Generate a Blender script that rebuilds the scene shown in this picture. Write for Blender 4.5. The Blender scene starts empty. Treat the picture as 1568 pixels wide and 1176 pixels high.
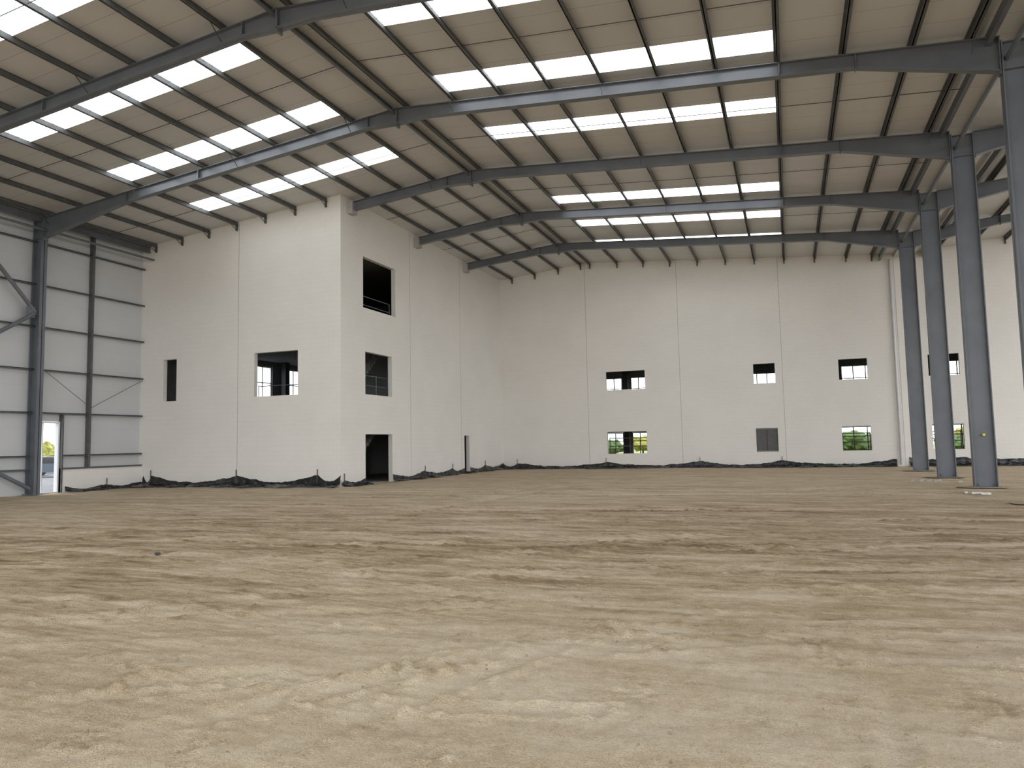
import bpy, math, random
from mathutils import Vector, Matrix, noise
random.seed(4)
D=bpy.data; S=bpy.context.scene; COL=S.collection

# ------------------------------------------------------------------ materials
def mat(name):
    m=D.materials.new(name); m.use_nodes=True
    nt=m.node_tree; b=nt.nodes['Principled BSDF']
    return m,nt,b
def N(nt,t,**k):
    n=nt.nodes.new(t)
    for a,v in k.items():
        if a.startswith('_'): setattr(n,a[1:],v)
        else: n.inputs[a.replace('_',' ')].default_value=v
    return n
def L(nt,a,b): nt.links.new(a,b)
def ramp(nt,fac,stops):
    r=nt.nodes.new('ShaderNodeValToRGB'); e=r.color_ramp.elements
    while len(e)>1: e.remove(e[-1])
    e[0].position=stops[0][0]; e[0].color=(*stops[0][1],1)
    for p,c in stops[1:]:
        x=e.new(p); x.color=(*c,1)
    L(nt,fac,r.inputs[0]); return r.outputs[0]
def simple(name,col,rough=.6,metal=0,var=.08,scale=3,bump=0,bscale=20):
    m,nt,b=mat(name)
    tc=N(nt,'ShaderNodeTexCoord'); no=N(nt,'ShaderNodeTexNoise',Scale=scale,Detail=2.)
    L(nt,tc.outputs['Object'],no.inputs['Vector'])
    lo=tuple(c*(1-var) for c in col); hi=tuple(min(1,c*(1+var)) for c in col)
    L(nt,ramp(nt,no.outputs['Fac'],[(.3,lo),(.7,hi)]),b.inputs['Base Color'])
    b.inputs['Roughness'].default_value=rough; b.inputs['Metallic'].default_value=metal
    if bump:
        n2=N(nt,'ShaderNodeTexNoise',Scale=bscale,Detail=3.); L(nt,tc.outputs['Object'],n2.inputs['Vector'])
        bp=N(nt,'ShaderNodeBump',Strength=bump,Distance=.02); L(nt,n2.outputs['Fac'],bp.inputs['Height']); L(nt,bp.outputs[0],b.inputs['Normal'])
    return m
M_steel=simple('grey_painted_steel',(.13,.142,.16),.38,.0,.10,1.5)
M_steel_d=simple('galvanised_steel',(.105,.107,.107),.5,.2,.15,4)
M_dark=simple('dark_interior_steel',(.05,.05,.055),.6,0,.1)
M_black=simple('black_plastic_membrane',(.012,.012,.014),.28,0,.3,4,.7,9)
M_conc=simple('concrete',(.42,.41,.39),.85,0,.1,3,.3,25)
M_gal=simple('light_gutter_metal',(.5,.5,.49),.4,.2,.06,2)
M_frame=simple('white_window_frame',(.8,.8,.8),.4,0,.03)
M_gframe=simple('grey_window_frame',(.12,.125,.13),.4,0,.05)
M_board=simple('grey_board',(.11,.11,.11),.8,0,.08)
M_int=simple('interior_plaster',(.22,.22,.215),.9,0,.06)
M_leaf=simple('foliage',(.07,.12,.03),.8,0,.4,2.5,.8,5)
M_leaf2=simple('foliage_yellow',(.24,.24,.045),.8,0,.4,2.5,.8,5)
M_car=simple('car_paint',(.07,.09,.12),.3,0,.05)
M_glass=simple('car_glass',(.02,.02,.025),.1,0,.05)
M_clod=simple('soil_clod',(.36,.27,.17),.95,0,.3,20,.5,60)
M_pit=simple('damp_soil_pad',(.37,.285,.19),.95,0,.3,3,.6,25)
M_yel=simple('yellow_sticker',(.7,.65,.05),.5)

def wall_mat():
    m,nt,b=mat('painted_blockwork')
    g=N(nt,'ShaderNodeNewGeometry'); s=N(nt,'ShaderNodeSeparateXYZ'); L(nt,g.outputs['Position'],s.inputs[0])
    a=N(nt,'ShaderNodeMath',_operation='ADD'); L(nt,s.outputs[0],a.inputs[0]); L(nt,s.outputs[1],a.inputs[1])
    c=N(nt,'ShaderNodeCombineXYZ'); L(nt,a.outputs[0],c.inputs[0]); L(nt,s.outputs[2],c.inputs[1])
    br=N(nt,'ShaderNodeTexBrick'); L(nt,c.outputs[0],br.inputs['Vector'])
    br.inputs['Scale'].default_value=1; br.inputs['Brick Width'].default_value=.44; br.inputs['Row Height'].default_value=.22
    br.inputs['Mortar Size'].default_value=.006; br.inputs['Mortar Smooth'].default_value=.3
    br.inputs['Color1'].default_value=(.80,.772,.72,1); br.inputs['Color2'].default_value=(.79,.762,.71,1); br.inputs['Mortar'].default_value=(.735,.707,.655,1)
    no=N(nt,'ShaderNodeTexNoise',Scale=.5,Detail=5.); L(nt,g.outputs['Position'],no.inputs['Vector'])
    rr=ramp(nt,no.outputs['Fac'],[(.3,(.95,.95,.95)),(.7,(1,1,1))])
    mx=N(nt,'ShaderNodeMix',_data_type='RGBA',_blend_type='MULTIPLY'); mx.inputs[0].default_value=1
    L(nt,br.outputs['Color'],mx.inputs[6]); L(nt,rr,mx.inputs[7])
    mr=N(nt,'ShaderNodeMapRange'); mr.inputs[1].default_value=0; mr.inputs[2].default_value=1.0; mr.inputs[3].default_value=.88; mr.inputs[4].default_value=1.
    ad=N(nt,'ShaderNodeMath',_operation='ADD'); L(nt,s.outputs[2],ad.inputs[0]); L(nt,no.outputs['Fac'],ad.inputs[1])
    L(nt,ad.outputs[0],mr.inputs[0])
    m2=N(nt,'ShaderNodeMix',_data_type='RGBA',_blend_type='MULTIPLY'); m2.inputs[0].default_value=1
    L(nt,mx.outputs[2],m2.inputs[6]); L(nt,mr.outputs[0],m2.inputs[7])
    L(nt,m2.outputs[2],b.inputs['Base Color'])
    bp=N(nt,'ShaderNodeBump',Strength=.15,Distance=.01,_invert=True); L(nt,br.outputs['Fac'],bp.inputs['Height']); L(nt,bp.outputs[0],b.inputs['Normal'])
    b.inputs['Roughness'].default_value=.75
    return m
M_wall=wall_mat()
M_seam=simple('wall_joint_sealant',(.46,.44,.41),.8)

def rib_mat(name,c1,c2,axis,period,rough=.5,bump=.3,wd=.02):
    m,nt,b=mat(name)
    g=N(nt,'ShaderNodeNewGeometry'); s=N(nt,'ShaderNodeSeparateXYZ'); L(nt,g.outputs['Position'],s.inputs[0])
    k=N(nt,'ShaderNodeMath',_operation='MULTIPLY'); k.inputs[1].default_value=1/period; L(nt,s.outputs[axis],k.inputs[0])
    fr=N(nt,'ShaderNodeMath',_operation='FRACT'); L(nt,k.outputs[0],fr.inputs[0])
    col=ramp(nt,fr.outputs[0],[(0,c2),(wd*.7,c2),(wd,c1),(1,c1)])
    no=N(nt,'ShaderNodeTexNoise',Scale=.6,Detail=3.); L(nt,g.outputs['Position'],no.inputs['Vector'])
    rr=ramp(nt,no.outputs['Fac'],[(.3,(.95,.95,.95)),(.7,(1,1,1))])
    mx=N(nt,'ShaderNodeMix',_data_type='RGBA',_blend_type='MULTIPLY'); mx.inputs[0].default_value=1
    L(nt,col,mx.inputs[6]); L(nt,rr,mx.inputs[7]); L(nt,mx.outputs[2],b.inputs['Base Color'])
    b.inputs['Roughness'].default_value=rough
    return m
M_roof=rib_mat('roof_liner_sheet',(.615,.61,.60),(.36,.355,.35),1,1.0)
M_clad=rib_mat('wall_liner_sheet',(.58,.585,.585),(.53,.535,.535),2,.885)

def rooflight_mat():
    m=D.materials.new('translucent_rooflight'); m.use_nodes=True; nt=m.node_tree; nt.nodes.clear()
    g=N(nt,'ShaderNodeNewGeometry'); s=N(nt,'ShaderNodeSeparateXYZ'); L(nt,g.outputs['Position'],s.inputs[0])
    k=N(nt,'ShaderNodeMath',_operation='MULTIPLY'); k.inputs[1].default_value=3.; L(nt,s.outputs[1],k.inputs[0])
    fr=N(nt,'ShaderNodeMath',_operation='FRACT'); L(nt,k.outputs[0],fr.inputs[0])
    col=ramp(nt,fr.outputs[0],[(0,(.18,.2,.215)),(.06,(.2,.22,.235)),(.12,(.93,.97,1)),(.94,(.93,.97,1))])
    e=N(nt,'ShaderNodeEmission',Strength=ROOF_E); L(nt,col,e.inputs[0])
    o=N(nt,'ShaderNodeOutputMaterial'); L(nt,e.outputs[0],o.inputs[0]); return m
ROOF_E=4.2
M_rl=rooflight_mat()

def soil_mat():
    m,nt,b=mat('compacted_sandy_soil')
    g=N(nt,'ShaderNodeNewGeometry')
    def nz(scale,detail,vec,rough=.55,dist=0.):
        n=N(nt,'ShaderNodeTexNoise',Scale=scale,Detail=detail,Roughness=rough,Distortion=dist); L(nt,vec,n.inputs['Vector']); return n.outputs['Fac']
    def math_(op,a,bv,cv=None):
        n=N(nt,'ShaderNodeMath',_operation=op)
        for i,v in enumerate((a,bv,cv)):
            if v is None: continue
            if hasattr(v,'links'): L(nt,v,n.inputs[i])
            else: n.inputs[i].default_value=v
        return n.outputs[0]
    at=N(nt,'ShaderNodeAttribute'); at.attribute_name='soil_relief_tone'  # per-vertex soil tone with relief shade put into the colour
    wob=N(nt,'ShaderNodeTexNoise',Scale=.07,Detail=1.); L(nt,g.outputs['Position'],wob.inputs['Vector'])
    def stretched(rot,sx,sy,w):
        mp=N(nt,'ShaderNodeMapping'); mp.inputs['Rotation'].default_value=(0,0,rot); mp.inputs['Scale'].default_value=(sx,sy,1)
        L(nt,g.outputs['Position'],mp.inputs[0])
        va=N(nt,'ShaderNodeVectorMath',_operation='MULTIPLY_ADD'); L(nt,wob.outputs['Color'],va.inputs[0]); va.inputs[1].default_value=(.5,w,0); L(nt,mp.outputs[0],va.inputs[2])
        return va.outputs[0]
    v1=stretched(-.30,.16,1.0,3.); v2=stretched(-.36,.5,4.2,10.); v3=stretched(-.22,1.2,12,30.)
    st=nz(1.,5.,v1,.62); st2=nz(1.,4.,v2,.7); st3=nz(1.,3.,v3,.65)
    big=nz(.13,2.,g.outputs['Position'],.5,.3)
    med=nz(1.0,6.,g.outputs['Position'],.7)
    fine=nz(9.,4.,g.outputs['Position'],.75)
    grit=nz(75.,2.,g.outputs['Position'],.8)
    s=N(nt,'ShaderNodeSeparateXYZ'); L(nt,g.outputs['Position'],s.inputs[0])
    zy=math_('ADD',s.outputs[1],math_('MULTIPLY',s.outputs[0],-.38))
    zm=math_('DIVIDE',math_('MULTIPLY_ADD',big,8.,zy),50.)
    zc=ramp(nt,zm,[(.14,(.0,)*3),(.19,(.06,)*3),(.26,(.21,)*3),(.33,(.30,)*3),(.45,(.26,)*3),(.55,(.14,)*3),(.7,(.10,)*3)])
    t=math_('MULTIPLY',math_('SUBTRACT',st,.5),1.3)
    t=math_('ADD',t,math_('MULTIPLY',math_('SUBTRACT',st2,.5),1.5))
    t=math_('ADD',t,math_('MULTIPLY',math_('SUBTRACT',st3,.5),1.0))
    amp=math_('ADD',math_('MULTIPLY',zc,2.6),.25)
    t=math_('MULTIPLY',t,amp)
    t=math_('ADD',t,math_('MULTIPLY',math_('SUBTRACT',med,.5),.7))
    t=math_('ADD',t,math_('MULTIPLY',math_('SUBTRACT',fine,.5),.60))
    t=math_('ADD',t,math_('MULTIPLY',math_('SUBTRACT',grit,.5),.85))
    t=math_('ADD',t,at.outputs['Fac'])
    t=math_('ADD',t,math_('ADD',zc,.15))
    col=ramp(nt,t,[(0,(.76,.645,.475)),(.22,(.655,.53,.37)),(.45,(.515,.395,.255)),(.72,(.35,.253,.155)),(1,(.21,.145,.088))])
    L(nt,col,b.inputs['Base Color'])
    hb=math_('ADD',math_('MULTIPLY',fine,1.0),math_('MULTIPLY',grit,.6)); hb=math_('ADD',hb,math_('MULTIPLY',math_('MULTIPLY',st2,zc),4.)); hb=math_('ADD',hb,math_('MULTIPLY',math_('MULTIPLY',st3,zc),3.))
    bp=N(nt,'ShaderNodeBump',Strength=1.0,Distance=.06); L(nt,hb,bp.inputs['Height']); L(nt,bp.outputs[0],b.inputs['Normal'])
    b.inputs['Roughness'].default_value=.95; b.inputs['Specular IOR Level'].default_value=.15
    return m
M_soil=soil_mat()
M_grass=simple('grass_verge',(.18,.2,.07),.95,0,.4,.4,.5,8)
M_pave=simple('grey_paving',(.13,.135,.14),.85,0,.25,1.2,.4,15)

# ------------------------------------------------------------------ mesh builder
class MB:
    def __init__(s): s.v=[]; s.f=[]; s.m=[]; s.mats=[]; s.sm=[]
    def mi(s,m):
        if m not in s.mats: s.mats.append(m)
        return s.mats.index(m)
    def add(s,vs,fs,m,smooth=False):
        o=len(s.v); s.v+= [tuple(v) for v in vs]
        for f in fs: s.f.append([o+i for i in f]); s.m.append(s.mi(m)); s.sm.append(smooth)
    def hexa(s,p,m):
        s.add(p,[(3,2,1,0),(4,5,6,7),(0,1,5,4),(1,2,6,5),(2,3,7,6),(3,0,4,7)],m)
    def box(s,x0,x1,y0,y1,z0,z1,m):
        s.hexa([(x0,y0,z0),(x1,y0,z0),(x1,y1,z0),(x0,y1,z0),(x0,y0,z1),(x1,y0,z1),(x1,y1,z1),(x0,y1,z1)],m)
    def prism(s,poly,y0,y1,m):
        n=len(poly)
        vs=[(x,y0,z) for x,z in poly]+[(x,y1,z) for x,z in poly]
        fs=[list(range(n)),list(range(2*n-1,n-1,-1))]+[(i,i+n,(i+1)%n+n,(i+1)%n) for i in range(n)]
        s.add(vs,fs,m)
    def bar(s,a,b,w,h,m,up=(0,0,1)):
        a=Vector(a); b=Vector(b); d=(b-a).normalized(); u=Vector(up)
        r=d.cross(u).normalized(); u=r.cross(d)
        q=[a-r*w/2-u*h/2,a+r*w/2-u*h/2,b+r*w/2-u*h/2,b-r*w/2-u*h/2]
        s.hexa(q+[p+u*h for p in q],m)
    def tube(s,a,b,r,m,n=10,r2=None):
        a=Vector(a); b=Vector(b); d=(b-a).normalized(); u=Vector((0,0,1)) if abs(d.z)<.9 else Vector((1,0,0))
        x=d.cross(u).normalized(); y=x.cross(d); r2=r if r2 is None else r2
        vs=[a+(x*math.cos(t)+y*math.sin(t))*r for t in [2*math.pi*i/n for i in range(n)]]
        vs+=[b+(x*math.cos(t)+y*math.sin(t))*r2 for t in [2*math.pi*i/n for i in range(n)]]
        s.add(vs,[(i,(i+1)%n,(i+1)%n+n,i+n) for i in range(n)],m,True)
        s.add(vs[:n],[list(range(n-1,-1,-1))],m); s.add(vs[n:],[list(range(n))],m)
    def obj(s,name,parent=None):
        me=D.meshes.new(name); me.from_pydata(s.v,[],s.f); 
        for m in s.mats: me.materials.append(m)
        for p,i,k in zip(me.polygons,s.m,s.sm): p.material_index=i; p.use_smooth=k
        me.update(); o=D.objects.new(name,me); COL.objects.link(o)
        if parent: o.parent=parent
        return o
def empty(name,loc=(0,0,0)):
    e=D.objects.new(name,None); COL.objects.link(e); e.empty_display_size=.3; return e

# ------------------------------------------------------------------ dimensions
Yf=44.77; Xb=-17.66; Yb=26.2; Xl=-28.69; Xc=5.69; Xr=-11.774
XV=6.35; X2=24.1; Y0=-9.6; YO=51.0
FR=[14.72+6.079*k for k in range(-4,5)]
def rz(x):
    if x<Xr: return 12.962-.0949*(Xr-x)
    if x<XV: return 12.962-.0783*(x-Xr)
    return 12.962-.0783*(XV-Xr)+.0783*(x-XV)
CL=.15
rows=[(15.14+3.949*k)*1.012 for k in range(-6,7)]
rows=[y for y in rows if y>Y0]
RW=1.098
XLa,XLb,XRa,XRb=-23.2,-13.55,-9.68,.16

# ------------------------------------------------------------------ roof
roof=MB(); rl=MB()
def slope_cells(xa,xb,spans,y0,y1):
    ys=[y0,y1]
    rr=[(y,y+RW) for y in rows if y>y0 and y+RW<y1]
    for a,b in rr: ys+=[a,b]
    ys=sorted(ys); xs=sorted({xa,xb,*[q for sp in spans for q in sp]})
    for i in range(len(xs)-1):
        for j in range(len(ys)-1):
            cx=(xs[i]+xs[i+1])/2; cy=(ys[j]+ys[j+1])/2
            is_rl=any(a<cx<b for a,b in spans) and any(a<cy<b for a,b in rr)
            x0_,x1_=xs[i],xs[i+1]
            z0=rz(x0_+1e-6)+CL; z1=rz(x1_-1e-6)+CL
            t=.05 if is_rl else .09
            (rl if is_rl else roof).hexa([(x0_,ys[j],z0),(x1_,ys[j],z1),(x1_,ys[j+1],z1),(x0_,ys[j+1],z0),
              (x0_,ys[j],z0+t),(x1_,ys[j],z1+t),(x1_,ys[j+1],z1+t),(x0_,ys[j+1],z0+t)],M_rl if is_rl else M_roof)
slope_cells(Xl-.35,Xr,[(XLa,XLb)] ,Y0,Yb)
def plain(xa,xb,y0,y1):
    z0=rz(xa+1e-6)+CL; z1=rz(xb-1e-6)+CL; t=.09
    roof.hexa([(xa,y0,z0),(xb,y0,z1),(xb,y1,z1),(xa,y1,z0),(xa,y0,z0+t),(xb,y0,z1+t),(xb,y1,z1+t),(xa,y1,z0+t)],M_roof)
plain(Xl-.35,Xr,Yb,YO+.2)
slope_cells(Xr,XV-.5,[(XRa,XRb)],Y0,Yf)
plain(Xr,XV-.5,Yf,YO+.2)
slope_cells(XV+.5,X2,[(12.2,21.9)],Y0,Yf)
plain(XV+.5,X2,Yf,YO+.2)
zg=rz(XV)
roof.box(XV-.46,XV+.46,Y0,YO,zg-.0,zg+.02,M_gal)
roof.box(XV-.5,XV-.46,Y0,YO,zg-.0,zg+.28,M_gal); roof.box(XV+.46,XV+.5,Y0,YO,zg-.0,zg+.28,M_gal)
roof.obj('ceiling')
rl.obj('rooflight_panels')

# purlins
pl=MB()
def purlin(x,y0,y1,h=.19):
    z=rz(x)+CL
    pl.box(x-.014,x+.014,y0,y1,z-h,z-.005,M_steel_d)
    pl.box(x-.014,x+.08,y0,y1,z-h,z-h+.014,M_steel_d)
    pl.box(x-.08,x+.014,y0,y1,z-.019,z-.005,M_steel_d)
PX_L=[-12.05]+[-13.55-1.608*k for k in range(0,10)]
PX_R=[-11.45]+[.16-1.64*k for k in range(0,7)]+[1.80,3.44,4.75]
for x in PX_L: purlin(x,Y0,Yf if x>Xb else Yb-.01)
for x in PX_R: purlin(x,Y0,Yf)
PX_2=[7.9+1.62*k for k in range(0,10)]
for x in PX_2: purlin(x,Y0,Yf)
for k in range(len(FR)-1):
    ym=(FR[k]+FR[k+1])/2
    for a,b in [(-28.5 if ym<Yb else Xb+.1,-12.1),(-11.4,5.2)]:
        pl.bar((a,ym,rz(a)+.06),(b,ym,rz(b)+.06),.018,.018,M_steel_d)
for x in PX_L:
    yy=Yb if x<Xb else Yf
    z=rz(x)+CL; pl.box(x-.035,x+.035,yy-.1,yy-.008,z-.42,z-.02,M_steel_d)
    pl.bar((x,yy-.06,z-.40),(x,yy-.5,z-.15),.03,.012,M_steel_d,(1,0,0))
for x in PX_R+PX_2:
    z=rz(x)+CL; pl.box(x-.035,x+.035,Yf-.1,Yf-.008,z-.40,z-.02,M_steel_d)
pl.obj('roof_purlins')

eb=MB()
for x in (5.12,7.3): 
    eb.box(x-.015,x+.015,Y0,Yf,rz(x)-.22,rz(x)+.1,M_steel); eb.box(x-.06,x+.06,Y0,Yf,rz(x)-.24,rz(x)-.22,M_steel)
eb.tube((5.5,Y0,11.0),(5.5,FR[-1],11.0),.06,M_steel)
for x in (-28.45,):
    eb.box(x-.02,x+.02,Y0,Yb-.02,rz(x)-.2,rz(x)+.1,M_steel); eb.box(x-.08,x+.08,Y0,Yb-.02,rz(x)-.22,rz(x)-.2,M_steel)
    eb.tube((-28.2,Y0,10.8),(-28.2,Yb-.02,10.8),.05,M_steel)
eb.tube((Xr-.1,Y0,rz(Xr)-.18),(Xr-.1,FR[-1],rz(Xr)-.18),.05,M_steel)
eb.obj('eaves_beams')

# ------------------------------------------------------------------ portal frames
def strip(mb,a,b,y,w,t,m,below=True):
    (x0,z0),(x1,z1)=a,b
    lo,hi=(-t,0) if below else (0,t)
    mb.hexa([(x0,y-w/2,z0+lo),(x1,y-w/2,z1+lo),(x1,y+w/2,z1+lo),(x0,y+w/2,z0+lo),(x0,y-w/2,z0+hi),(x1,y-w/2,z1+hi),(x1,y+w/2,z1+hi),(x0,y+w/2,z0+hi)],m)
DP=.39; W=.24
def column(mb,xc,y,d,w,ztop):
    mb.box(xc-d/2,xc-d/2+.03,y-w/2,y+w/2,0,ztop,M_steel); mb.box(xc+d/2-.03,xc+d/2,y-w/2,y+w/2,0,ztop,M_steel)
    mb.box(xc-d/2,xc+d/2,y-.012,y+.012,0,ztop,M_steel)
    mb.box(xc-d/2-.08,xc+d/2+.08,y-w/2-.08,y+w/2+.08,.0,.035,M_steel)
    for sx in (-1,1):
        for sy in (-1,1): mb.tube((xc+sx*(d/2-.1),y+sy*w*.3,.03),(xc+sx*(d/2-.1),y+sy*w*.3,.12),.018,M_steel_d,6)
def rafter(mb,y,pts_top,pts_bot,stiff=()):
    poly=pts_top+pts_bot[::-1]
    mb.prism(poly,y-.01,y+.01,M_steel)
    for a,b in zip(pts_top[:-1],pts_top[1:]): strip(mb,a,b,y,W,.022,M_steel)
    for a,b in zip(pts_bot[:-1],pts_bot[1:]): strip(mb,a,b,y,W,.022,M_steel,False)
    for x,zb,zt in stiff: mb.box(x-.015,x+.015,y-W/2,y+W/2,zb,zt,M_steel)
TOP=lambda x: rz(x)-.04
for k,y in enumerate(FR):
    e=empty('portal_frame')
    full = y<Yb
    mb=MB()
    xs=-28.34 if full else Xb+.02
    top=[(xs,TOP(xs)),(Xr,TOP(Xr))]
    bot=([(xs,10.50),(-23.8,TOP(-23.8)-DP)] if full else [(xs,TOP(xs)-DP)])+[(Xr-1.1,TOP(Xr-1.1)-DP),(Xr,TOP(Xr)-DP-.14)]
    st=[(Xr-.016,TOP(Xr)-DP-.24,TOP(Xr)),(Xr-1.1,TOP(Xr-1.1)-DP,TOP(Xr-1.1))]
    if full: st+=[(-23.8,TOP(-23.8)-DP-.05,TOP(-23.8)),(-28.32,10.4,TOP(-28.32)),(-20.2,TOP(-20.2)-DP,TOP(-20.2))]
    rafter(mb,y,top,bot,st)
    mb.obj('rafter_left_slope',e)
    mb=MB(); xe=Xc-.33
    top=[(Xr,TOP(Xr)),(xe,TOP(xe))]; bot=[(Xr,TOP(Xr)-DP-.14),(Xr+1.1,TOP(Xr+1.1)-DP),(2.1,TOP(2.1)-DP),(xe,10.68)]
    rafter(mb,y,top,bot,[(Xr+.016,TOP(Xr)-DP-.24,TOP(Xr)),(2.1,TOP(2.1)-DP-.04,TOP(2.1)),(xe-.016,10.6,TOP(xe)),(0.2,TOP(.2)-DP,TOP(.2))])
    mb.obj('rafter_right_slope',e)
    mb=MB(); xs2=Xc+.33
    top=[(xs2,TOP(XV)-.03),(XV+.5,TOP(XV+.5)-.04),(X2,TOP(X2))]; bot=[(xs2,10.68),(9.6,TOP(9.6)-DP),(X2-1.1,TOP(X2-1.1)-DP),(X2,TOP(X2)-DP-.14)]
    rafter(mb,y,top,bot,[(xs2+.016,10.6,TOP(XV)-.05),(9.6,TOP(9.6)-DP-.04,TOP(9.6))])
    mb.obj('rafter_next_bay',e)
    mb=MB(); column(mb,Xc,y,.64,.30,11.45)
    for z in (10.7,11.4): mb.box(Xc-.3,Xc+.3,y-.14,y+.14,z-.01,z+.01,M_steel)
    if k==6: mb.box(Xc-.02,Xc+.05,y-.155,y-.012,1.62,1.69,M_yel)
    mb.obj('column_valley',e)
    if full:
        mb=MB(); column(mb,-28.6,y,.5,.27,11.25); 
        mb.box(-28.84,-28.36,y-.13,y+.13,10.48,10.5,M_steel)
        mb.obj('column_left',e)
    else:
        mb=MB(); mb.box(Xb,Xb+.28,y-.2,y+.2,TOP(Xb)-.52,TOP(Xb)-.02,M_conc); mb.obj('wall_bearing_bracket',e)
    mb=MB()
    for x in (PX_L[1::3] if full else [PX_L[1]])+PX_R[1::3]:
        for s in (-1,1): mb.bar((x,y+s*.55,rz(x)+.0),(x,y+s*.06,TOP(x)-DP+.02),.035,.008,M_steel_d,(1,0,0))
    mb.obj('fly_braces',e)

# ------------------------------------------------------------------ walls
def decomp(u0,u1,z0,z1,holes):
    us=sorted({u0,u1,*[h[0] for h in holes],*[h[1] for h in holes]})
    out=[]
    for a,b in zip(us[:-1],us[1:]):
        c=(a+b)/2; hs=sorted([(h[2],h[3]) for h in holes if h[0]<c<h[1]]); z=z0
        for p,q in hs:
            if p>z: out.append((a,b,z,p))
            z=q
        if z<z1: out.append((a,b,z,z1))
    return out
def wall_x(name,u0,u1,y0,y1,ztop,holes,m=M_wall,seams=(),prof=None):
    mb=MB()
    for a,b,p,q in decomp(u0,u1,-.3,ztop,holes): mb.box(a,b,y0,y1,p,q,m)
    if prof is not None:
        xs=[u0]+[x for x in prof if u0<x<u1]+[u1]
        mb.prism([(u0,ztop),(u1,ztop)]+[(x,rz(x)+CL-.002) for x in xs[::-1]],y0,y1,m)
    for s in seams: mb.box(s-.014,s+.014,y0-.003,y0,.0,rz(s)+.1,M_seam)
    return mb.obj(name)
def wall_y(name,u0,u1,x0,x1,ztop,holes,m=M_wall,seams=(),face=None):
    mb=MB()
    for a,b,p,q in decomp(u0,u1,-.3,ztop,holes): mb.box(x0,x1,a,b,p,q,m)
    for s in seams: mb.box(face,face+.003,s-.014,s+.014,0,ztop-.05,M_seam)
    return mb.obj(name)
T=.22
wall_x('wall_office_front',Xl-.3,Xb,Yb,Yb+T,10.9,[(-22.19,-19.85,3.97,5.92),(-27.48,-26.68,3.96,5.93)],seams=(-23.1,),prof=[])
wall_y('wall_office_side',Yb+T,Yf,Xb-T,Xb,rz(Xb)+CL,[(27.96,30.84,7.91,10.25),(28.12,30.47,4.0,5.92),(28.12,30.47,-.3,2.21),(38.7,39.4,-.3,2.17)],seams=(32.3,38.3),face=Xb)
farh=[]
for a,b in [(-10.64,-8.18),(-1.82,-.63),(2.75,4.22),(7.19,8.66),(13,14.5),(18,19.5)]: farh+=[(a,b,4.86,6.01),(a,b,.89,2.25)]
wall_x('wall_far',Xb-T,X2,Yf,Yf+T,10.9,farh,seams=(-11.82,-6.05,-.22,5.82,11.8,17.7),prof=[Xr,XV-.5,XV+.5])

wl=MB()
for a,b,p,q in decomp(Y0,Yb,1.0,rz(Xl)+CL,[(20.8,22.1,1.0,2.98)]): wl.box(Xl-.30,Xl-.22,a,b,p,q,M_clad)
for a,b,p,q in decomp(Y0,Yb,-.3,1.0,[(20.8,22.1,-.3,1.0)]): wl.box(Xl-.32,Xl-.05 if a>22 else Xl-.21,a,b,p,q,M_wall if a>22 else M_clad)
wl.obj('wall_left')
gr=MB()
def girt(z,y0,y1):
    gr.box(Xl-.22,Xl-.21+.2,y0,y1,z-.012,z+.012,M_steel_d); gr.box(Xl-.03,Xl-.01,y0,y1,z-.05,z+.012,M_steel_d)
for z in (10.39,8.62,6.87,5.10,3.33,1.56):
    if z<3: girt(z,Y0,20.7); girt(z,22.15,Yb-.02)
    else: girt(z,Y0,Yb-.02)
gr.box(Xl-.22,Xl,22.15,Yb-.02,.96,1.03,M_steel_d); gr.box(Xl-.22,Xl,Y0,20.7,.96,1.03,M_steel_d)
for y in (23.38,17.3,11.2): gr.box(Xl-.2,Xl+.02,y-.05,y+.05,1.0,rz(Xl),M_steel_d)
for y in (22.13,): gr.box(Xl-.22,Xl,y-.03,y+.03,0,3.33,M_steel_d)
gr.tube((Xl+.02,21.0,5.2),(Xl+.02,23.4,3.6),.012,M_steel_d,6); gr.tube((Xl+.02,23.4,3.6),(Xl+.02,26.1,5.0),.012,M_steel_d,6)
gr.obj('wall_sheeting_rails')
db=MB()
for y0_,y1_ in [(20.81,20.88),(22.02,22.09),(21.42,21.46)]: db.box(Xl-.34,Xl-.14 if y1_!=21.46 else Xl-.28,y0_,y1_,.03,2.9,M_frame)
db.box(Xl-.34,Xl-.14,20.81,22.09,2.9,2.97,M_frame); db.box(Xl-.34,Xl-.14,20.81,22.09,-.05,.03,M_conc)
db.obj('door_1')
br=MB()
xx=-28.5
for a,b in [((20.6,7.4),(17.2,11.0)),((20.6,7.35),(14.9,3.5)),((20.6,.25),(14.9,3.3)),((14.5,7.4),(11.2,11.0)),((14.5,7.35),(8.8,3.5))]:
    br.tube((xx,a[0],a[1]),(xx,b[0],b[1]),.08,M_steel)
br.box(xx-.02,xx+.02,20.25,20.6,7.15,7.6,M_steel)
br.obj('wall_bracing_tubes')

dp=MB(); dp.tube((5.62,Yf-.14,0.1),(5.62,Yf-.14,11.4),.08,M_gal,14)
for z in (1,3,5,7,9,11): dp.tube((5.62,Yf-.14,z),(5.62,Yf-.14,z+.06),.095,M_gal,14)
dp.obj('downpipe')

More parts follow.
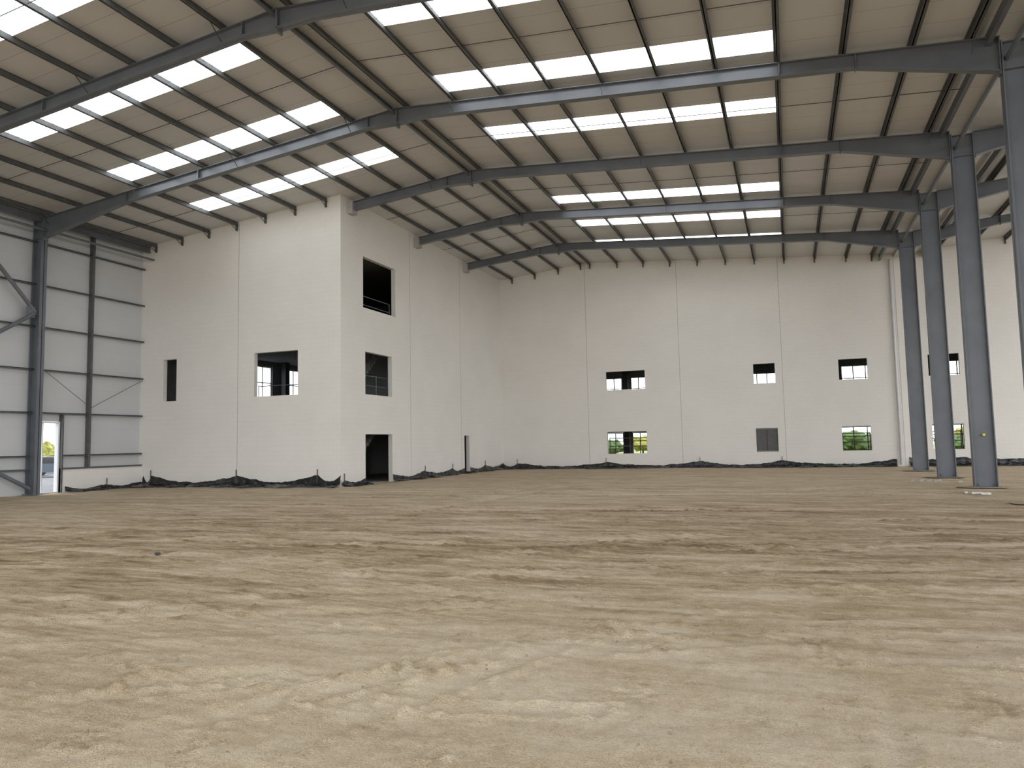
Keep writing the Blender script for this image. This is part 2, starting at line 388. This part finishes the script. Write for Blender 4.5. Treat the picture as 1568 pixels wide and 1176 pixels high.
# ------------------------------------------------------------------ office interiors
it=MB()
for z in (3.35,7.0):
    it.box(Xl-.2,Xb-T,Yb+T,YO,z-.2,z,M_int)
    it.box(Xb-T,X2,Yf+T,YO,z-.2,z,M_int)
it.box(Xl-.2,X2,Yf+T,YO,-.3,.0,M_conc); it.box(Xl-.2,Xb-T,Yb+T,Yf+T,-.3,.0,M_conc)
it.box(Xl,Xb-T,Yb+T,YO,10.6,10.65,M_int)
it.obj('office_floor_slabs')
lh=[(33.3,35.6,4.2,6.5),(36.9,39.2,4.2,6.5)]
wall_y('wall_office_outer_left',Yb+T,YO,Xl-.3,Xl-.1,rz(Xl)+CL,lh+[(31,32,1,2.2)],m=M_int)
oh=[(-12.7,-10.95,4.2,6.15),(-10.35,-8.7,4.2,6.15),(-12.7,-10.95,.7,2.25),(-10.35,-8.7,.7,2.25),
    (-2.5,-.6,4.2,6.0),(3.25,5.4,4.2,6.2),(3.0,5.4,.7,2.3),(9.2,10.8,4.2,6.2),(8.1,10.6,.7,2.3),(15,17,4.2,6.2),(15,17,.8,2.3)]
wall_x('wall_office_outer_far',Xl-.3,X2,YO,YO+.2,11.2,oh,m=M_int,prof=[Xr,XV])
n=1
def window(axis,a,b,z0,z1,pos,nv=1,nh=1,fm=M_frame):
    global n
    w=MB()
    def bx(u0,u1,p,q):
        if axis=='x': w.box(u0,u1,pos,pos+.07,p,q,fm)
        else: w.box(pos,pos+.07,u0,u1,p,q,fm)
    t=.06; a+=.005; b-=.005; z0+=.005; z1-=.005
    bx(a,b,z0,z0+t); bx(a,b,z1-t,z1); bx(a,a+t,z0+t,z1-t); bx(b-t,b,z0+t,z1-t)
    for i in range(nv):
        c=a+(b-a)*(i+1)/(nv+1); bx(c-.03,c+.03,z0+t,z1-t)
    for i in range(nh):
        c=z0+(z1-z0)*(i+1)/(nh+1)+.18; bx(a+t,b-t,c-.025,c+.025)
    w.obj('window_%d'%n); n+=1
for a,b,p,q in lh: window('y',a,b,p,q,Xl-.25,2,1)
for a,b,p,q in oh: window('x',a,b,p,q,YO+.06,2,1,M_gframe)
bd=MB(); bd.box(-1.80,-.65,Yf+.10,Yf+.14,.9,2.24,M_board)
bd.box(-1.8,-.65,Yf+.08,Yf+.10,.9,.96,M_int); bd.box(-1.8,-.65,Yf+.08,Yf+.10,2.18,2.24,M_int); bd.box(-1.25,-1.2,Yf+.08,Yf+.10,.96,2.18,M_dark)
bd.obj('window_boarding')
pt=MB()
pt.box(Xb-.6,Xb-T,Yf+T,Yf+.6,0,7,M_dark)
for x in (-6.05,-.3,6.0,12): pt.box(x-.08,x+.08,Yf+T,YO,0,3.15,M_int); pt.box(x-.08,x+.08,Yf+T,YO,3.35,6.8,M_int)
pt.box(-23.8,-23.6,31,Yf,0,3.15,M_int)
pt.box(-28,-18.2,40.5,40.7,0,10.6,M_int)
pt.obj('office_partitions')
sa=MB()
def flight(x0,x1,ya,za,yb,zb,nst):
    for i in range(nst):
        y_=ya+(yb-ya)*i/nst; z_=za+(zb-za)*(i+1)/nst; dy=(yb-ya)/nst
        sa.box(x0,x1,min(y_,y_+dy),max(y_,y_+dy),z_-.16,z_,M_int)
    for x in (x0,x1):
        for h in (.55,1.0): sa.tube((x,ya,za+h),(x,yb,zb+h),.025,M_steel_d,8)
        for i in range(0,nst+1,3):
            y_=ya+(yb-ya)*i/nst; z_=za+(zb-za)*i/nst; sa.tube((x,y_,z_),(x,y_,z_+1.0),.02,M_steel_d,8)
flight(-20.2,-19.1,28.4,3.35,32.6,7.0,20); flight(-21.6,-20.5,32.6,7.0,28.4,10.4,18)
flight(-20.2,-19.1,28.4,0,32.6,3.35,20)
sa.obj('staircase')
hr=MB()
for z in (4.45,4.9): hr.tube((Xb-.35,28.0,z),(Xb-.35,30.6,z),.018,M_steel,8)
for z in (8.15,8.55): hr.tube((Xb-.35,27.9,z),(Xb-.35,30.9,z),.02,M_steel,8)
for y in (29.6,): hr.tube((Xb-.35,y,3.35),(Xb-.35,y,4.95),.018,M_steel,8)
for y in (28.0,30.85): hr.tube((Xb-.35,y,7.0),(Xb-.35,y,8.55),.02,M_steel,8)
for x in (-22.6,-19.6): hr.tube((x,27.0,3.35),(x,27.0,4.55),.02,M_steel,8)
hr.tube((-22.6,27.0,4.5),(-19.6,27.0,4.5),.02,M_steel,8)
for a,b in [(-10.6,-8.2),(2.8,4.2),(7.2,8.6)]:
    for z in (1.35,1.85): hr.tube((a,Yf+.5,z),(b,Yf+.5,z),.025,M_steel_d,8)
    for x in (a,b): hr.tube((x,Yf+.5,0),(x,Yf+.5,1.9),.025,M_steel_d,8)
hr.obj('handrail')
co=MB()
for y in (30.9,36.25): co.box(-28.5,-28.2,y-.2,y+.2,0,10.6,M_dark)
for x in (-10.65,): co.box(x-.18,x+.18,YO-.3,YO,0,7,M_dark)
co.obj('office_columns')

# ------------------------------------------------------------------ floor
def axis_pts(a,b,c,dmin,g):
    r=[c]; d=dmin; x=c
    while x<b: x+=d; d*=g; r.append(min(x,b))
    x=c; d=dmin; l=[]
    while x>a: x-=d; d*=g; l.append(max(x,a))
    return l[::-1]+r
def dist_seg(px,py,ax,ay,bx,by):
    l2=(bx-ax)**2+(by-ay)**2
    t=((px-ax)*(bx-ax)+(py-ay)*(by-ay))/l2
    tc=max(0,min(1,t))
    return math.hypot(px-ax-tc*(bx-ax),py-ay-tc*(by-ay)), t*math.sqrt(l2)
xs=axis_pts(Xl-.35,X2,-2.0,.020,1.0105); ys=axis_pts(Y0,Yf+.1,4.0,.017,1.0095)
ruts=[((-9,6.2),(2.5,6.4),1,.1),((-3.2,2.6),(-2.0,5.9),1,.1),((-12,9.2),(8,11.3),1,.13),((-13,10.6),(8,13.1),1,.14),((.35,2.4),(.55,7.5),.7,.06),((-18,13.8),(6,17.5),1,.2),((-18,15.6),(5,19.6),1,.2),
 ((-4.5,4.3),(1.,7.4),.8,.1),((-6,7.2),(6,10.4),1,.1),((-7,8.0),(6,11.2),1,.1),((-3.9,3.4),(-1.9,6.2),1,.09),((-1.6,2.9),(-.9,3.6),.8,.06),((-7.5,5.4),(-3.2,7.2),.9,.1),((-1.2,3.4),(2.4,4.9),.5,.07),((-8,7.9),(-1,7.6),1,.1),((-1.5,6.7),(4,7.9),1,.1),
 ((-22,20),(4,24.6),1.2,.25),((-9.2,17.5),(-8.2,27),1,.3),((-2.6,4.4),(-1.2,4.7),.9,.06),((-5,3.6),(-3.6,4.6),.8,.08),((1.0,5.0),(3.6,6.4),.7,.08),
 ((-16,9.6),(-4,8.9),1.3,.16),((-4,8.9),(9,13.6),1.3,.16),((-16,11.5),(-4,10.8),1.3,.16),((-4,10.8),(9,15.6),1.3,.16),
 ((-20,12.2),(-3,12.6),1.2,.18),((-3,12.6),(10,17.6),1.2,.18),((-22,17.4),(-2,18.4),1.2,.22),((-24,22.6),(3,26.4),1.2,.26)]
def nearz(x,y):
    z=0; c=0
    for (a,b),(cc,d),k,wd in ruts:
        r=wd*5
        if min(a,cc)-r<x<max(a,cc)+r and min(b,d)-r<y<max(b,d)+r:
            w=.14*noise.noise((x*.6,y*.6,7))
            q,s=dist_seg(x+w,y+w,a,b,cc,d)
            if q<wd*4.5:
                m=max(0,.7+1.3*noise.noise((x*.8,y*.8,21+a)))*k
                if m<=0: continue
                core=math.exp(-(q/wd)**2); edge=math.exp(-((q-wd*2)/(wd*.5))**2)
                tread=.5+.5*math.cos(s*2*math.pi/.16+q*14)
                z+=m*(-.020*core+.007*core*tread+(.020+.034*noise.noise((x*9,y*9,31)))*edge)
                c+=m*(-.20*core+.13*edge*(.5+1.5*noise.noise((x*7,y*7,61)))+.05*core*tread)  # ruts drawn into the colour so they read: centres lighter, edges darker
    return z,c
vs=[]; relief_tone=[]
for y in ys:
    for x in xs:
        u=.945*x+.326*y; v=-.326*x+.945*y
        vw=v+1.05*noise.noise((x*.12,y*.12,11))
        zone=max(0,min(1,(v-4.5)/2.5))*(.35+.65*max(0,min(1,(24-v)/6)))
        z=.020*noise.noise((u*.12,vw*.9,0))+.014*noise.noise((u*.4,vw*2.2,3))
        a3=noise.noise((u*.3,vw*3.4,13)); a4=noise.noise((u*.7,vw*6.5,17))
        z+=zone*(.020*a3+.018*a4)
        z+=.008*noise.noise((x*1.7,y*1.7,5))
        c=-zone*(.10*a3+.12*a4)  # relief shade put into the colour: ridges lighter, hollows darker
        near=math.hypot(x+2,y-4)
        if near<14:
            n1=noise.noise((x*2.3,y*2.3,41)); n2=noise.noise((x*13,y*13,51))
            z+=.008*noise.noise((x*6,y*6,9))+.005*n2
            if n1>.22:
                kk=min(.3,n1-.22); z+=kk*.10*(n2+.15); c+=kk*(.2-.8*n2)  # crumb shade tinted in: bumps lighter, dips darker
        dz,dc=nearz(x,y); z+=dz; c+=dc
        vs.append((x,y,z-.012)); relief_tone.append(c)
nx=len(xs); fs=[(j*nx+i,j*nx+i+1,(j+1)*nx+i+1,(j+1)*nx+i) for j in range(len(ys)-1) for i in range(nx-1)]
me=D.meshes.new('floor'); me.from_pydata(vs,[],fs); me.materials.append(M_soil)
me.polygons.foreach_set('use_smooth',[True]*len(fs))
at=me.attributes.new('soil_relief_tone','FLOAT','POINT'); at.data.foreach_set('value',relief_tone); me.update()
COL.objects.link(D.objects.new('floor',me))

og=MB()
og.box(-140,Xl-.33,-40,140,-.12,-.06,M_pave); og.box(Xl-.33,120,YO+.2,160,-.12,-.06,M_grass); og.box(X2,120,-60,YO+.2,-.12,-.06,M_pave); og.box(-140,X2,-60,Y0,-.12,-.06,M_soil)
og.obj('ground_outdoor')

cl=MB()
ico=[(0,0,1),(.894,0,.447),(.276,.851,.447),(-.724,.526,.447),(-.724,-.526,.447),(.276,-.851,.447),(.724,.526,-.447),(-.276,.851,-.447),(-.894,0,-.447),(-.276,-.851,-.447),(.724,-.526,-.447),(0,0,-1)]
icf=[(0,1,2),(0,2,3),(0,3,4),(0,4,5),(0,5,1),(1,6,2),(2,7,3),(3,8,4),(4,9,5),(5,10,1),(6,7,2),(7,8,3),(8,9,4),(9,10,5),(10,6,1),(11,7,6),(11,8,7),(11,9,8),(11,10,9),(11,6,10)]
def rock(x,y,r,m,fl=.6):
    z=r*.1-.004; a=random.random()*6
    vv=[]
    for p in ico:
        k=r*random.uniform(.7,1.25); px,py=p[0]*k,p[1]*k
        vv.append((x+px*math.cos(a)-py*math.sin(a),y+px*math.sin(a)+py*math.cos(a),z+p[2]*k*fl))
    cl.add(vv,icf,m)
for i in range(600):
    t=random.random(); y=3+t*t*18; x=min(4.8,random.uniform(-1.1*y-.5,.45*y+1))
    rock(x,y,random.choice([.004,.005,.006,.008,.012]),M_clod)
for (a,b),(c_,d),k,wd in ruts[:18]:
    ln=math.hypot(c_-a,d-b)
    for i in range(int(min(ln,9)*6)):
        t=random.random(); s=random.choice((-1,1))*wd*random.gauss(2,.35)
        x=a+(c_-a)*t-(d-b)/ln*s; y=b+(d-b)*t+(c_-a)/ln*s
        if x<4.8: rock(x,y,random.uniform(.004,.013),M_clod)
rock(-9.81,9.3,.05,M_dark)
cl.obj('soil_clods')
db2=MB()
for i in range(14):
    x=4.9+random.gauss(0,.12); y=24+random.gauss(0,.15); db2.box(x,x+random.uniform(.04,.14),y,y+.06,0,.05,random.choice([M_frame,M_conc]))
for i in range(8):
    x=4.6+random.gauss(0,.4); y=30+random.gauss(0,.3); db2.box(x,x+.12,y,y+.08,0,.06,M_conc)
db2.obj('rubble')
pd=MB()
for y in FR[4:]:
    q=[]; 
    for i in range(20):
        a=2*math.pi*i/20; k=1+.18*noise.noise((math.cos(a)*2,math.sin(a)*2,y))
        q.append((Xc-.1+.7*k*math.copysign(abs(math.cos(a))**.6,math.cos(a)),y+.5*k*math.copysign(abs(math.sin(a))**.6,math.sin(a)),.018))
    pd.add(q,[list(range(20))],M_pit)
pd.obj('column_base_backfill')

# ------------------------------------------------------------------ membrane
def membrane(name,p0,p1,nrm,peaks,zmax,zmin,out):
    mb=MB(); p0=Vector((*p0,0)); p1=Vector((*p1,0)); nv=Vector((*nrm,0)); ln=(p1-p0).length; ns=max(4,int(ln/.06)); cols=[]
    for i in range(ns+1):
        t=i/ns; p=p0+(p1-p0)*t; s=t*ln
        pk=sorted([0]+peaks+[ln]); a=max([q for q in pk if q<=s+1e-6]); b=min([q for q in pk if q>=s-1e-6])
        f=1 if b-a<1e-6 else abs(2*(s-a)/(b-a)-1)
        zt=zmin+(zmax-zmin)*f**1.7+.06*noise.noise((s*1.6,p.x,0))+.03*noise.noise((s*6,p.x,3)); o_=out*(.75+.9*noise.noise((s*.9,p.x,4)))
        c=[]
        for (oo,zz) in [(.012,zt),(.03,zt*.8),(.06,zt*.62),(.05,zt*.4),(.16,zt*.28),(.3,.11),(.55,.08),(.8,.05),(1,.0)]:
            r=oo*o_ if oo>.1 else oo*1.
            w=(.08*noise.noise((s*3.2,oo*3,7+p.y))+.05*noise.noise((s*9,oo*6,17+p.y))) if oo>.02 else 0
            c.append(p+nv*max(.008,r+w*min(1,oo*6))+Vector((0,0,max(.0,zz+ (w*.8 if 0.02<oo<1 else 0)))))
        cols.append(c)
    m=len(cols[0]); v=[q for c in cols for q in c]
    mb.add(v,[(i*m+j,(i+1)*m+j,(i+1)*m+j+1,i*m+j+1) for i in range(ns) for j in range(m-1)],M_black,True)
    for q in peaks:
        p=p0+(p1-p0)*(q/ln)+nv*.05; mb.box(p.x-.015,p.x+.015,p.y-.015,p.y+.015,0,zmax+.25,M_steel_d)
    mb.obj(name)
membrane('damp_proof_membrane',(-28.6,Yb),(Xb,Yb),(0,-1),[.5,5.5,9.8],.5,.2,.65)
membrane('damp_proof_membrane',(Xb,Yb),(Xb,28.1),(1,0),[.2],.3,.15,.5)
membrane('damp_proof_membrane',(Xb,30.5),(Xb,38.65),(1,0),[3.2,6.5],.36,.17,.5)
membrane('damp_proof_membrane',(Xb,39.45),(Xb,Yf),(1,0),[2.2],.38,.2,.5)
membrane('damp_proof_membrane',(Xb,Yf),(5.4,Yf),(0,-1),[1.,6.9,12.6,17.2],.38,.15,.5)
membrane('damp_proof_membrane',(6.0,Yf),(X2,Yf),(0,-1),[2.,6.9,12.6],.5,.36,.5)
membrane('damp_proof_membrane',(Xl-.04,22.3),(Xl-.04,Yb),(1,0),[2.],.24,.12,.4)

# ------------------------------------------------------------------ outdoors
def shrub(cx,cy,r,h,m,name='shrub'):
    mb=MB(); 
    for k in range(7):
        ox,oy,oz=random.gauss(0,r*.4),random.gauss(0,r*.4),h*random.uniform(.35,.75); rr=r*random.uniform(.4,.65)
        vv=[]; ff=[]; nu,nv_=10,7
        for j in range(nv_+1):
            th=math.pi*j/nv_
            for i in range(nu):
                ph=2*math.pi*i/nu; d=Vector((math.sin(th)*math.cos(ph),math.sin(th)*math.sin(ph),math.cos(th)))
                q=d*rr*(1+.45*noise.noise(d*2.3+Vector((k,cx,cy))))
                vv.append((cx+ox+q.x,cy+oy+q.y,max(-.05,oz+q.z*.7)))
        for j in range(nv_):
            for i in range(nu): ff.append((j*nu+i,j*nu+(i+1)%nu,(j+1)*nu+(i+1)%nu,(j+1)*nu+i))
        mb.add(vv,ff,m)
    mb.tube((cx,cy,-.06),(cx,cy,h*.5),r*.06,M_dark,6)
    return mb.obj(name)
for i in range(12):
    x=-47-i*3.0; shrub(x+random.uniform(-1,1),47+random.uniform(-3,6)-i*.3,1.8,random.uniform(2.0,3.2),random.choice([M_leaf,M_leaf2]))
for i in range(24):
    x=-36+i*3.0; shrub(x,86+random.uniform(-6,10),1.9,random.uniform(1.4,2.6),random.choice([M_leaf,M_leaf2,M_leaf]))
def car(cx,cy,ang):
    e=empty('parked_car'); e.location=(cx,cy,-.06); e.rotation_euler=(0,0,ang)
    b=MB(); b.prism([(-2.1,.35),(2.1,.35),(2.15,.75),(1.3,.95),(.6,1.42),(-1.1,1.45),(-1.9,1.0),(-2.15,.8)],-.85,.85,M_car); b.obj('body',e)
    g=MB(); g.prism([(1.1,.98),(.55,1.36),(-1.05,1.38),(-1.7,1.0)],-.87,.87,M_glass); g.obj('windows',e)
    w=MB()
    for x in (-1.35,1.35):
        for y in (-.88,.7): w.tube((x,y,.33),(x,y+.18,.33),.33,M_black,16)
    w.obj('wheels',e)
car(-49,37,.4); car(-44,41,.3); car(-54,38,.5)

# ------------------------------------------------------------------ world
w=D.worlds.new('overcast_sky'); S.world=w; w.use_nodes=True; nt=w.node_tree
bg=nt.nodes['Background']
bg.inputs[0].default_value=(.93,.955,1,1)
bg.inputs[1].default_value=3.3

# ------------------------------------------------------------------ camera
f=1116.41; yaw,pitch,roll=.3616,.0804,-.0202
cy,sy=math.cos(yaw),math.sin(yaw); cp,spn=math.cos(pitch),math.sin(pitch)
F=Vector((-sy*cp,cy*cp,spn)); R=Vector((cy,sy,0)); U=R.cross(F)
c_,s_=math.cos(roll),math.sin(roll); R2=R*c_+U*s_; U2=-R*s_+U*c_
cam=D.cameras.new('camera'); co_=D.objects.new('camera',cam); COL.objects.link(co_)
co_.matrix_world=Matrix(((R2.x,U2.x,-F.x,0),(R2.y,U2.y,-F.y,0),(R2.z,U2.z,-F.z,1.7),(0,0,0,1)))
cam.sensor_fit='HORIZONTAL'; cam.sensor_width=36; cam.lens=f/1568*36; cam.clip_end=500; cam.clip_start=.05
S.camera=co_
S.view_settings.view_transform='Standard'; S.view_settings.exposure=0
